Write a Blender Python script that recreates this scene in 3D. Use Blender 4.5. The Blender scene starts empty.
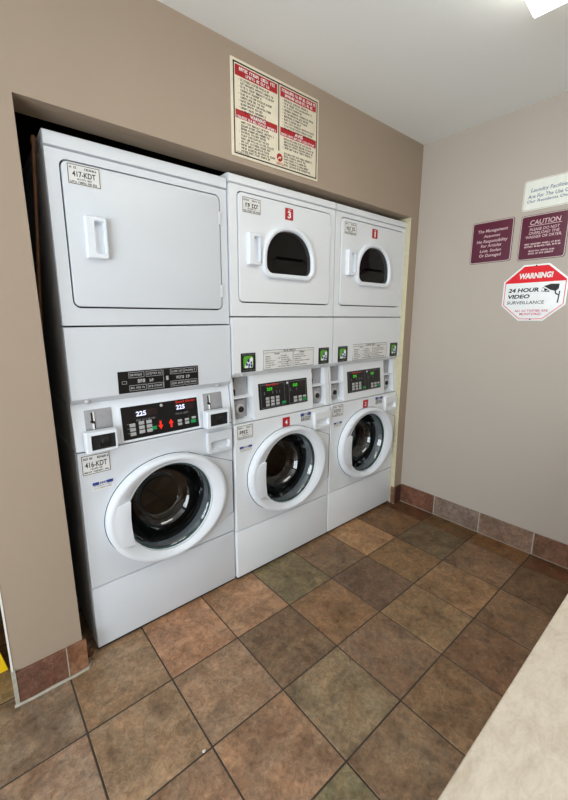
import bpy, bmesh, math, random
from mathutils import Matrix, Vector
sc = bpy.context.scene
COL = sc.collection
PI = math.pi

# ------------------------------------------------------------------ materials
def lin(c):
    return tuple(((v/255.0)/12.92 if v/255.0 <= .04045 else ((v/255.0+.055)/1.055)**2.4) for v in c)

def mat(name, rgb, rough=.5, metal=0., var=.04, nscale=30., bump=0., bscale=200., emit=None, estr=0., coat=0., spec=.5):
    m = bpy.data.materials.new(name); m.use_nodes = True
    nt = m.node_tree; n = nt.nodes; l = nt.links
    b = n['Principled BSDF']
    c = lin(rgb)
    b.inputs['Roughness'].default_value = rough
    b.inputs['Metallic'].default_value = metal
    b.inputs['Specular IOR Level'].default_value = spec
    b.inputs['Coat Weight'].default_value = coat
    tc = n.new('ShaderNodeTexCoord')
    no = n.new('ShaderNodeTexNoise'); no.inputs['Scale'].default_value = nscale; no.inputs['Detail'].default_value = 4
    l.new(tc.outputs['Object'], no.inputs['Vector'])
    cr = n.new('ShaderNodeValToRGB')
    cr.color_ramp.elements[0].position = .3; cr.color_ramp.elements[1].position = .7
    cr.color_ramp.elements[0].color = (*[v*(1-var) for v in c], 1)
    cr.color_ramp.elements[1].color = (*[min(1, v*(1+var)) for v in c], 1)
    l.new(no.outputs['Fac'], cr.inputs['Fac']); l.new(cr.outputs['Color'], b.inputs['Base Color'])
    if bump:
        n2 = n.new('ShaderNodeTexNoise'); n2.inputs['Scale'].default_value = bscale; n2.inputs['Detail'].default_value = 3
        l.new(tc.outputs['Object'], n2.inputs['Vector'])
        bp = n.new('ShaderNodeBump'); bp.inputs['Strength'].default_value = bump; bp.inputs['Distance'].default_value = .002
        l.new(n2.outputs['Fac'], bp.inputs['Height']); l.new(bp.outputs['Normal'], b.inputs['Normal'])
    if emit:
        b.inputs['Emission Color'].default_value = (*lin(emit), 1)
        b.inputs['Emission Strength'].default_value = estr
    return m

def glass_mat(name, tint, mixfac=.0, rough=.03):
    m = bpy.data.materials.new(name); m.use_nodes = True
    nt = m.node_tree; n = nt.nodes; l = nt.links
    n.remove(n['Principled BSDF'])
    out = n['Material Output']
    tr = n.new('ShaderNodeBsdfTransparent'); tr.inputs['Color'].default_value = (*tint, 1)
    gl = n.new('ShaderNodeBsdfGlossy'); gl.inputs['Roughness'].default_value = rough
    lw = n.new('ShaderNodeLayerWeight'); lw.inputs['Blend'].default_value = .5
    fr = n.new('ShaderNodeMath'); fr.operation = 'POWER'; fr.inputs[1].default_value = 4.5; l.new(lw.outputs['Facing'], fr.inputs[0])
    ad = n.new('ShaderNodeMath'); ad.operation = 'ADD'; ad.use_clamp = True; ad.inputs[1].default_value = mixfac
    mx = n.new('ShaderNodeMixShader')
    l.new(fr.outputs[0], ad.inputs[0]); l.new(ad.outputs[0], mx.inputs['Fac'])
    l.new(tr.outputs[0], mx.inputs[1]); l.new(gl.outputs[0], mx.inputs[2]); l.new(mx.outputs[0], out.inputs['Surface'])
    return m

def tile_mat():
    m = bpy.data.materials.new('slate_look_tile'); m.use_nodes = True
    nt = m.node_tree; n = nt.nodes; l = nt.links; b = n['Principled BSDF']
    tint = n.new('ShaderNodeAttribute'); tint.attribute_name = 'tint'
    seed = n.new('ShaderNodeAttribute'); seed.attribute_name = 'seed'
    tc = n.new('ShaderNodeTexCoord')
    off = n.new('ShaderNodeVectorMath'); off.operation = 'MULTIPLY_ADD'
    l.new(seed.outputs['Color'], off.inputs[0]); off.inputs[1].default_value = (37, 53, 41); l.new(tc.outputs['Object'], off.inputs[2])
    def noise(scale, det, dist=0., rough=.6):
        x = n.new('ShaderNodeTexNoise'); x.inputs['Scale'].default_value = scale; x.inputs['Detail'].default_value = det
        x.inputs['Distortion'].default_value = dist; x.inputs['Roughness'].default_value = rough
        l.new(off.outputs[0], x.inputs['Vector']); return x
    def ramp(src, p0, c0, p1, c1):
        r = n.new('ShaderNodeValToRGB'); e = r.color_ramp.elements
        e[0].position, e[0].color = p0, (*c0, 1); e[1].position, e[1].color = p1, (*c1, 1)
        l.new(src, r.inputs['Fac']); return r
    def mul(a, bb, fac=1., mode='MULTIPLY'):
        x = n.new('ShaderNodeMix'); x.data_type = 'RGBA'; x.blend_type = mode; x.inputs[0].default_value = fac
        l.new(a, x.inputs[6]); l.new(bb, x.inputs[7]); return x.outputs[2]
    n1 = noise(8., 7, .9)
    r1 = ramp(n1.outputs['Fac'], .30, (.58, .53, .49), .70, (1.36, 1.33, 1.28))
    n2 = noise(46., 9, .5, .8)
    r2 = ramp(n2.outputs['Fac'], .36, (.52, .51, .50), .66, (1.34, 1.32, 1.27))
    n3 = noise(9., 4, 1.5)
    r3 = ramp(n3.outputs['Fac'], .4, (1.04, .98, .92), .62, (.96, 1.01, 1.03))
    c = mul(tint.outputs['Color'], r1.outputs['Color']); c = mul(c, r2.outputs['Color'], .9); c = mul(c, r3.outputs['Color'])
    # thin pale veins
    n4 = noise(4.5, 5, 1.2, .65)
    sub = n.new('ShaderNodeMath'); sub.operation = 'SUBTRACT'; sub.inputs[1].default_value = .5; l.new(n4.outputs['Fac'], sub.inputs[0])
    ab = n.new('ShaderNodeMath'); ab.operation = 'ABSOLUTE'; l.new(sub.outputs[0], ab.inputs[0])
    rv = ramp(ab.outputs[0], .0, (.17, .17, .17), .010, (0, 0, 0))
    c2 = n.new('ShaderNodeMix'); c2.data_type = 'RGBA'; c2.blend_type = 'MIX'
    l.new(rv.outputs['Color'], c2.inputs[0]); l.new(c, c2.inputs[6]); c2.inputs[7].default_value = (*lin((205, 180, 140)), 1)
    l.new(c2.outputs[2], b.inputs['Base Color'])
    b.inputs['Roughness'].default_value = .42
    b.inputs['Specular IOR Level'].default_value = .35
    bp = n.new('ShaderNodeBump'); bp.inputs['Strength'].default_value = .35; bp.inputs['Distance'].default_value = .003
    l.new(n2.outputs['Fac'], bp.inputs['Height']); l.new(bp.outputs['Normal'], b.inputs['Normal'])
    return m

def counter_mat():
    m = bpy.data.materials.new('pale_stone_laminate'); m.use_nodes = True
    nt = m.node_tree; n = nt.nodes; l = nt.links; b = n['Principled BSDF']
    tc = n.new('ShaderNodeTexCoord')
    mp = n.new('ShaderNodeMapping'); mp.inputs['Rotation'].default_value = (0, 0, .5); mp.inputs['Scale'].default_value = (1, 1.9, 1)
    l.new(tc.outputs['Object'], mp.inputs['Vector'])
    def noise(scale, det, dist):
        x = n.new('ShaderNodeTexNoise'); x.inputs['Scale'].default_value = scale; x.inputs['Detail'].default_value = det
        x.inputs['Distortion'].default_value = dist; x.inputs['Roughness'].default_value = .74
        l.new(mp.outputs[0], x.inputs['Vector']); return x
    a = noise(19, 10, .7)
    r = n.new('ShaderNodeValToRGB'); e = r.color_ramp.elements
    e[0].position, e[0].color = .30, (*lin((184, 169, 149)), 1)
    e[1].position, e[1].color = .62, (*lin((209, 198, 181)), 1)
    x = e.new(.48); x.color = (*lin((200, 188, 170)), 1)
    l.new(a.outputs['Fac'], r.inputs['Fac'])
    d = noise(55, 10, 1.2)
    r2 = n.new('ShaderNodeValToRGB'); e = r2.color_ramp.elements
    e[0].position, e[0].color = .30, (.86, .84, .83, 1); e[1].position, e[1].color = .55, (1.04, 1.03, 1.02, 1)
    l.new(d.outputs['Fac'], r2.inputs['Fac'])
    mx = n.new('ShaderNodeMix'); mx.data_type = 'RGBA'; mx.blend_type = 'MULTIPLY'; mx.inputs[0].default_value = .8
    l.new(r.outputs[0], mx.inputs[6]); l.new(r2.outputs[0], mx.inputs[7]); l.new(mx.outputs[2], b.inputs['Base Color'])
    b.inputs['Roughness'].default_value = .45
    return m

M = {}
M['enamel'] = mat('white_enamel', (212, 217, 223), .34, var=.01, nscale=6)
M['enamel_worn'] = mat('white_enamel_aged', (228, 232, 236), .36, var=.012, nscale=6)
M['plastic'] = mat('white_plastic', (230, 236, 243), .32, var=.01, nscale=8)
M['seam'] = mat('dark_seam', (40, 42, 50), .8)
M['rubber'] = mat('dark_rubber', (26, 28, 30), .55)
M['black'] = mat('black_panel', (14, 14, 16), .3)
M['black_matte'] = mat('black_matte', (20, 20, 22), .6)
M['silver'] = mat('brushed_silver', (168, 168, 172), .5, .3, var=.06, nscale=60)
M['steel'] = mat('cast_steel', (188, 188, 190), .4, .2, var=.12, nscale=80)
M['darksteel'] = mat('dark_steel', (70, 72, 75), .32, .9, var=.15, nscale=20)
M['drum'] = mat('drum_steel', (34, 35, 37), .5, .3, var=.12, nscale=14)
M['drum_dark'] = mat('drum_dark', (20, 20, 21), .6, var=.1)
M['glass'] = glass_mat('door_glass', (.42, .45, .46), .10)
M['smoke'] = glass_mat('smoked_glass', (.22, .22, .23), .035, .05)
M['rim'] = mat('teal_rim', (72, 100, 104), .2, .5)
M['sticker'] = mat('white_sticker', (226, 226, 224), .5)
M['ink'] = mat('black_ink', (34, 34, 38), .6)
M['greyink'] = mat('grey_ink', (120, 122, 126), .6)
M['blueink'] = mat('blue_ink', (38, 60, 140), .5)
M['red'] = mat('red_print', (176, 22, 32), .5)
M['white'] = mat('white_print', (240, 240, 238), .5)
M['green'] = mat('green_print', (92, 168, 40), .4)
M['greenbtn'] = mat('green_button', (20, 150, 80), .4)
M['button'] = mat('grey_button', (176, 178, 178), .45)
M['led_green'] = mat('green_digits', (40, 190, 20), .4, emit=(60, 255, 30), estr=.3)
M['led_white'] = mat('pale_digits', (220, 225, 255), .4, emit=(215, 222, 255), estr=.6)
M['led_red'] = mat('red_arrow', (235, 40, 20), .4, emit=(240, 40, 20), estr=.45)
M['redlogo'] = mat('red_logo', (226, 40, 26), .4)
M['lcd'] = mat('display_window', (38, 26, 26), .25)
M['cream'] = mat('cream_sign', (226, 217, 194), .5)
M['ivory'] = mat('ivory_sign', (238, 241, 232), .45)
M['navy'] = mat('blue_lettering', (70, 96, 132), .5)
M['maroon'] = mat('maroon_plastic', (94, 28, 54), .38, var=.05, nscale=20)
M['palepink'] = mat('pale_lettering', (226, 200, 200), .5)
M['bevel'] = mat('pale_edge', (206, 196, 186), .5)
M['redsign'] = mat('red_sign', (232, 22, 40), .4)
M['whitesign'] = mat('white_sign', (248, 252, 254), .4)
M['pinkink'] = mat('crimson_ink', (206, 46, 92), .5)
M['wall'] = mat('taupe_wall_paint', (164, 147, 129), .62, var=.012, nscale=3, bump=.12, bscale=160)
M['wallr'] = mat('grey_taupe_wall_paint', (186, 176, 165), .62, var=.012, nscale=3, bump=.12, bscale=160)
M['ceil'] = mat('white_ceiling_paint', (242, 245, 243), .8, var=.01, nscale=2, bump=.2, bscale=9)
M['raw'] = mat('raw_cream_jamb', (206, 198, 166), .7, var=.06, nscale=40)
M['dark'] = mat('alcove_shade_board', (46, 34, 28), .9, var=.2, nscale=12)  # alcove boards: the shade inside is put into this dark colour
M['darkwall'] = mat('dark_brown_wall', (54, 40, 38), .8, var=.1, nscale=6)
M['grout'] = mat('floor_grout', (72, 62, 52), .9, var=.3, nscale=5)
M['grout_light'] = mat('pale_grout', (172, 166, 152), .9, var=.12, nscale=40)
M['tile'] = tile_mat()
M['counter'] = counter_mat()
M['housing'] = mat('white_lamp_housing', (236, 236, 228), .4)
M['lens'] = mat('lit_lamp_lens', (250, 248, 238), .5, emit=(255, 252, 244), estr=5.2)
M['yellow'] = mat('yellow_plastic', (238, 196, 10), .4)
M['wood'] = mat('brown_wood', (104, 70, 44), .6, var=.3, nscale=25)
M['lint'] = mat('white_lint', (225, 222, 215), .9)

# ------------------------------------------------------------------ mesh helpers
def loft(bm, loops, cap0=False, cap1=False, wrap=False):
    vs = [[bm.verts.new(p) for p in L] for L in loops]
    k = len(vs)
    for i in range(k if wrap else k-1):
        a, b = vs[i], vs[(i+1) % k]; N = len(a)
        for j in range(N):
            try: bm.faces.new((a[j], a[(j+1) % N], b[(j+1) % N], b[j]))
            except ValueError: pass
    if cap0: bm.faces.new(vs[0])
    if cap1: bm.faces.new(list(reversed(vs[-1])))
    return vs

def xz(pts, y): return [(p[0], y, p[1]) for p in pts]

def rrect(x0, x1, z0, z1, r, n=5):
    if not isinstance(r, (tuple, list)): r = (r,)*4          # bl, br, tr, tl
    out = []
    for (cx, cz, a0, rr) in ((x0+r[0], z0+r[0], PI, r[0]), (x1-r[1], z0+r[1], 1.5*PI, r[1]), (x1-r[2], z1-r[2], 0, r[2]), (x0+r[3], z1-r[3], .5*PI, r[3])):
        for i in range(n+1):
            a = a0+.5*PI*i/n; out.append((cx+rr*math.cos(a), cz+rr*math.sin(a)))
    return out

def ell(cx, cz, rx, rz, th): return [(cx+rx*math.cos(a), cz+rz*math.sin(a)) for a in th]
def thetas(N=96): return [2*PI*i/N for i in range(N)]

def ray_poly(cx, cz, a, poly):
    d = (math.cos(a), math.sin(a)); best = None
    for i in range(len(poly)):
        x1, z1 = poly[i]; x2, z2 = poly[(i+1) % len(poly)]
        ex, ez = x2-x1, z2-z1; den = d[0]*ez-d[1]*ex
        if abs(den) < 1e-12: continue
        t = ((x1-cx)*ez-(z1-cz)*ex)/den; s = ((x1-cx)*d[1]-(z1-cz)*d[0])/den
        if t > 0 and -1e-9 <= s <= 1+1e-9 and (best is None or t > best): best = t
    return (cx+d[0]*best, cz+d[1]*best)

def with_corners(th, cx, cz, poly):
    th = list(th)
    for (x, z) in poly:
        a = math.atan2(z-cz, x-cx) % (2*PI)
        i = min(range(len(th)), key=lambda k: abs((th[k]-a+PI) % (2*PI)-PI))
        th[i] = a
    return sorted(th)

def box(bm, x0, x1, y0, y1, z0, z1, bev=0., seg=2):
    v = [bm.verts.new((x, y, z)) for x in (x0, x1) for y in (y0, y1) for z in (z0, z1)]
    f = [bm.faces.new([v[i] for i in q]) for q in ((0, 1, 3, 2), (4, 6, 7, 5), (0, 4, 5, 1), (2, 3, 7, 6), (0, 2, 6, 4), (1, 5, 7, 3))]
    if bev:
        es = list({e for q in f for e in q.edges})
        bmesh.ops.bevel(bm, geom=es, offset=bev, segments=seg, affect='EDGES', profile=.5)

def slab(bm, pts, y0, y1, bev=0.):
    """outline in x/z, front at y0, back at y1, front edge softened"""
    if bev:
        cx = sum(p[0] for p in pts)/len(pts); cz = sum(p[1] for p in pts)/len(pts)
        w = max(p[0] for p in pts)-min(p[0] for p in pts); h = max(p[1] for p in pts)-min(p[1] for p in pts)
        ins = [(cx+(p[0]-cx)*(1-2*bev/w), cz+(p[1]-cz)*(1-2*bev/h)) for p in pts]
        ins2 = [(cx+(p[0]-cx)*(1-.6*bev/w), cz+(p[1]-cz)*(1-.6*bev/h)) for p in pts]
        loft(bm, [xz(ins, y0), xz(ins2, y0+bev*.3), xz(pts, y0+bev), xz(pts, y1)], True, True)
    else:
        loft(bm, [xz(pts, y0), xz(pts, y1)], True, True)

def ringslab(bm, outer, inner, y0, y1):
    loft(bm, [xz(outer, y1), xz(outer, y0), xz(inner, y0), xz(inner, y1)], wrap=True)

def rect(bm, x0, x1, z0, z1, y): bm.faces.new([bm.verts.new(p) for p in ((x0, y, z0), (x1, y, z0), (x1, y, z1), (x0, y, z1))])

def xprism(bm, prof, x0, x1):
    loft(bm, [[(x0, p[0], p[1]) for p in prof], [(x1, p[0], p[1]) for p in prof]], True, True)

def lathe_y(bm, cx, cz, prof, N=64, cap=True):
    th = thetas(N); loops = [[(cx+r*math.cos(a), y, cz+r*math.sin(a)) for a in th] for r, y in prof if r > 1e-5]
    vs = loft(bm, loops)
    if cap and prof[-1][0] <= 1e-5:
        t = bm.verts.new((cx, prof[-1][1], cz)); L = vs[-1]
        for j in range(N): bm.faces.new((L[j], L[(j+1) % N], t))
    elif cap: bm.faces.new(list(reversed(vs[-1])))

def tube(bm, pts, radii, N=12):
    loops = []
    for i, p in enumerate(pts):
        p = Vector(p); d = (Vector(pts[min(i+1, len(pts)-1)])-Vector(pts[max(i-1, 0)])).normalized()
        u = d.cross(Vector((0, 1, 0)) if abs(d.y) < .9 else Vector((1, 0, 0))).normalized(); w = d.cross(u)
        loops.append([tuple(p+radii[i]*(math.cos(a)*u+math.sin(a)*w)) for a in thetas(N)])
    loft(bm, loops, True, True)

def obj(name, bm, m, parent=None, off=(0, 0, 0), smooth=35, slope=None):
    if slope:
        for v in bm.verts: v.co.y += slope(v.co.z)
    if any(off): bmesh.ops.translate(bm, verts=bm.verts[:], vec=off)
    bmesh.ops.recalc_face_normals(bm, faces=bm.faces[:])
    me = bpy.data.meshes.new(name); bm.to_mesh(me); bm.free()
    for mm in (m if isinstance(m, list) else [m]): me.materials.append(mm)
    if smooth:
        for p in me.polygons: p.use_smooth = True
        me.set_sharp_from_angle(angle=math.radians(smooth))
    o = bpy.data.objects.new(name, me); COL.objects.link(o)
    if parent: o.parent = parent
    return o

def thing(name, label, cat, loc, rz=0., group=None):
    o = bpy.data.objects.new(name, None); COL.objects.link(o); o.empty_display_size = .05
    o.location = loc; o.rotation_euler = (0, 0, rz); o['label'] = label; o['category'] = cat
    if group: o['group'] = group
    return o

def tag(o, label, cat, group=None):
    o['label'] = label; o['category'] = cat
    if group: o['group'] = group
    return o

def struct(name, bm, m, smooth=0):
    o = obj(name, bm, m, smooth=smooth); o['kind'] = 'structure'; return o

def text(bm, s, x0, x1, z0, z1, y, bold=0., shear=0.):
    """lettering fitted into the box x0..x1, z0..z1 on the plane y"""
    cu = bpy.data.curves.new('lettering', 'FONT'); cu.body = s; cu.size = 1; cu.resolution_u = 3
    cu.offset = bold; cu.shear = shear
    o = bpy.data.objects.new('lettering', cu); COL.objects.link(o)
    bpy.context.view_layer.update()
    me = bpy.data.meshes.new_from_object(o.evaluated_get(bpy.context.evaluated_depsgraph_get()))
    bpy.data.objects.remove(o); bpy.data.curves.remove(cu)
    xs = [v.co.x for v in me.vertices]; ys = [v.co.y for v in me.vertices]
    ax, bx, ay, by = min(xs), max(xs), min(ys), max(ys)
    vs = [bm.verts.new((x0+(v.co.x-ax)/(bx-ax)*(x1-x0), y, z0+(v.co.y-ay)/(by-ay)*(z1-z0))) for v in me.vertices]
    for p in me.polygons:
        try: bm.faces.new([vs[i] for i in p.vertices])
        except ValueError: pass
    bpy.data.meshes.remove(me)

RNG = random.Random(4)
def strokes(bm, x0, x1, z, h, y):
    """a row of small print too fine to read in the photo"""
    x = x0
    while x < x1-h*.3:
        for _ in range(RNG.randint(2, 8)):
            if x > x1-h*.3: break
            w = h*.58; t = h*.24
            rect(bm, x, x+t, z, z+h, y)
            if RNG.random() < .7: rect(bm, x+t, x+w, z+h-t, z+h, y)
            if RNG.random() < .6: rect(bm, x+t, x+w, z, z+t, y)
            if RNG.random() < .5: rect(bm, x+w-t, x+w, z+t, z+h-t, y)
            x += h*.75
        x += h*.55

# ------------------------------------------------------------------ room numbers
YW, XR, ZC = -.032, 2.1585, 2.4458
W = .686
SOF = 2.004

# ------------------------------------------------------------------ setting
TS, TX, TY = .3025, -.1173, -.2999
tints = {  # (column, row) -> colour of that tile
 (-1,0):(128,110,94),(0,0):(136,112,88),(1,0):(162,124,97),(2,0):(154,120,92),(3,0):(112,100,74),(4,0):(116,92,70),(5,0):(158,122,86),(6,0):(112,82,54),(7,0):(92,60,38),
 (-1,1):(142,118,100),(0,1):(142,118,94),(1,1):(142,116,94),(2,1):(112,90,70),(3,1):(130,100,72),(4,1):(106,84,68),(5,1):(124,96,66),(6,1):(100,84,62),(7,1):(98,72,44),
 (-1,2):(146,116,98),(0,2):(140,112,90),(1,2):(146,116,92),(2,2):(128,110,86),(3,2):(124,100,80),(4,2):(130,106,78),(5,2):(136,106,76),(6,2):(120,94,72),(7,2):(116,82,50),
 (2,3):(124,102,80),(3,3):(124,98,72),(4,3):(116,88,66),(5,3):(118,92,68),(6,3):(104,80,58),(7,3):(98,64,42),(7,4):(96,64,44)}
r = random.Random(11)
def tilebox(bm, lt, ls, x0, x1, y0, y1, z0, z1, col, bev=.0012):
    n0 = len(bm.faces); b2 = bmesh.new(); box(b2, x0, x1, y0, y1, z0, z1, bev, 1)
    me = bpy.data.meshes.new('tmp'); b2.to_mesh(me); b2.free(); bm.from_mesh(me); bpy.data.meshes.remove(me)
    bm.faces.ensure_lookup_table()
    g = .30*lin(col)[0]+.59*lin(col)[1]+.11*lin(col)[2]; c = (*[min(1, (v*.93+g*.07)*1.27) for v in lin(col)], 1); s = (r.random(), r.random(), r.random(), 1)
    for f in bm.faces[n0:]:
        for L in f.loops: L[lt] = c; L[ls] = s
def newtile():
    bm = bmesh.new(); return bm, bm.loops.layers.float_color.new('tint'), bm.loops.layers.float_color.new('seed')
bm, lt, ls = newtile()
XA, XB, YA, YB = -2.2, XR, -3.2, .86
for i in range(-8, 9):
    for j in range(-4, 12):
        x0, x1 = TX+i*TS, TX+(i+1)*TS; y1, y0 = TY-(j-1)*TS, TY-j*TS
        if i >= 0 and j == 0: y1 += TS
        if i >= 0 and j == -1: continue
        x0, x1, y0, y1 = max(x0, XA), min(x1, XB), max(y0, YA), min(y1, YB)
        if x1-x0 < .02 or y1-y0 < .02: continue
        g = .0030
        col = tints.get((i, j)) or tuple(int(v*r.uniform(.88, 1.1)) for v in (132, 106, 82))
        tilebox(bm, lt, ls, x0+g, x1-g, y0+g, y1-g, -.02, 0, col)
for f in bm.faces: f.material_index = 0
n0 = len(bm.faces)
b2 = bmesh.new(); box(b2, XA, XB, YA, YB, -.05, -.0016); me = bpy.data.meshes.new('t'); b2.to_mesh(me); b2.free(); bm.from_mesh(me)
bm.faces.ensure_lookup_table()
for f in bm.faces[n0:]: f.material_index = 1
struct('floor', bm, [M['tile'], M['grout']])

bm = bmesh.new(); box(bm, XA-.1, XB+.1, YA-.1, YB+.1, ZC, ZC+.08); struct('ceiling', bm, M['ceil'])

# back wall: pillar, header and jamb around the machine alcove, one sheet with an opening
PL, PR, JR = -.286, -.074, 2.0695
bm = bmesh.new()
out = [(PL, 0), (PR+.014, 0), (PR, 2.013), (JR, 2.003), (JR, 0), (XR, 0), (XR, ZC), (PL, ZC)]
loft(bm, [xz(out, YW), xz(out, .092)], True, True)
bm.faces.ensure_lookup_table()
for f in bm.faces:
    c = f.calc_center_median()
    if abs(c.x-JR) < 1e-4: f.material_index = 1
struct('wall_back', bm, [M['wall'], M['raw']])
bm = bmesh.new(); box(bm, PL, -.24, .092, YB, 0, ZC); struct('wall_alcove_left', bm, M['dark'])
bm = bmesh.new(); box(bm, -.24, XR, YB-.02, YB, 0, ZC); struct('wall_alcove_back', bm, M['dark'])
bm = bmesh.new(); box(bm, XR, XR+.1, YA, YB, 0, ZC); struct('wall_right', bm, M['wallr'])
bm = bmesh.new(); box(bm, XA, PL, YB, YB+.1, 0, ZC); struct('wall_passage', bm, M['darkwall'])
bm = bmesh.new(); box(bm, XA, XR, YA-.1, YA, 0, ZC); struct('wall_front', bm, M['wallr'])
# left wall with a wide glazed opening that lets the daylight in
WY0, WY1, WZ0, WZ1 = -2.9, -.75, .12, 2.12
bm = bmesh.new()
oy = [(YA, 0), (YB, 0), (YB, ZC), (YA, ZC)]; iy = [(WY0, WZ0), (WY1, WZ0), (WY1, WZ1), (WY0, WZ1)]
YZ = lambda pts, x: [(x, p[0], p[1]) for p in pts]
loft(bm, [YZ(oy, XA-.1), YZ(oy, XA), YZ(iy, XA), YZ(iy, XA-.1)], wrap=True); struct('wall_left', bm, M['wall'])
bm = bmesh.new(); i2 = [(WY0+.05, WZ0+.05), (WY1-.05, WZ0+.05), (WY1-.05, WZ1-.05), (WY0+.05, WZ1-.05)]
loft(bm, [YZ(iy, XA-.08), YZ(iy, XA-.02), YZ(i2, XA-.02), YZ(i2, XA-.08)], wrap=True)
ym = (WY0+WY1)/2; box(bm, XA-.07, XA-.03, ym-.025, ym+.025, WZ0+.05, WZ1-.05); struct('window_1', bm, M['housing'])

# tiled baseboards
BH = .137
def bboard(name, runs):
    bm, lt, ls = newtile()
    for (x0, x1, y0, y1, z1, col) in runs: tilebox(bm, lt, ls, x0, x1, y0, y1, 0.004, z1, col, .001)
    bm.faces.ensure_lookup_table(); n0 = len(bm.faces)
    xs = [a[0] for a in runs]+[a[1] for a in runs]; ys = [a[2] for a in runs]+[a[3] for a in runs]
    return bm, n0
def bb_finish(name, bm, n0, boxes):
    for q in boxes:
        b2 = bmesh.new(); box(b2, *q); me = bpy.data.meshes.new('t'); b2.to_mesh(me); b2.free(); bm.from_mesh(me); bpy.data.meshes.remove(me)
    bm.faces.ensure_lookup_table()
    for f in bm.faces[n0:]: f.material_index = 1
    struct(name, bm, [M['tile'], M['grout_light']])
ys = [YW-.002, -.303, -.6035, -.906, -1.21, -1.51, -1.81, -2.11, -2.41, -2.71, -3.01, YA]
cols = [(112, 76, 62), (122, 106, 98), (128, 106, 94), (116, 84, 68)]+[(124, 98, 82)]*8
runs = [(XR-.010, XR, ys[i+1]+.0035, ys[i]-.0035, BH, cols[i]) for i in range(len(ys)-1)]
bm, n0 = bboard('baseboard_right', runs); bb_finish('baseboard_right', bm, n0, [(XR-.0085, XR, YA, YW, 0, BH-.002)])
runs = [(-.279, -.1205, YW-.011, YW, .131, (104, 72, 60)), (-.1165, -.049, YW-.011, YW, .131, (126, 90, 68))]
bm, n0 = bboard('baseboard_left', runs); bb_finish('baseboard_left', bm, n0, [(-.279, -.06, YW-.0095, YW, 0, .129), (-.292, -.279, YW-.013, YW+.02, 0, .14)])
runs = [(JR+.001, XR-.0115, YW-.009, YW, BH-.004, (72, 48, 40)), (JR-.006, JR, YW-.009, -.008, BH-.004, (120, 86, 68))]  # jamb-front tile tinted darker, its shade put into the colour
bm, n0 = bboard('baseboard_back', runs); bb_finish('baseboard_back', bm, n0, [(JR-.003, JR+.001, YW-.009, YW, 0, BH-.004)])
# caulk along the foot of the left baseboard and the corner bead above it
bm = bmesh.new()
tube(bm, [(-.296, YW-.012, .003), (-.24, YW-.016, .003), (-.16, YW-.015, .003), (-.10, YW-.017, .003), (-.052, YW-.014, .003), (-.040, YW+.004, .003), (-.034, YW+.02, .003)], [.006, .005, .006, .005, .006, .005, .004], 8)
struct('trim_1', bm, M['grout_light'], 40)
bm = bmesh.new(); box(bm, PL-.004, PL+.002, YW-.002, YW+.012, .13, ZC); struct('trim_2', bm, M['housing'])

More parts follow.
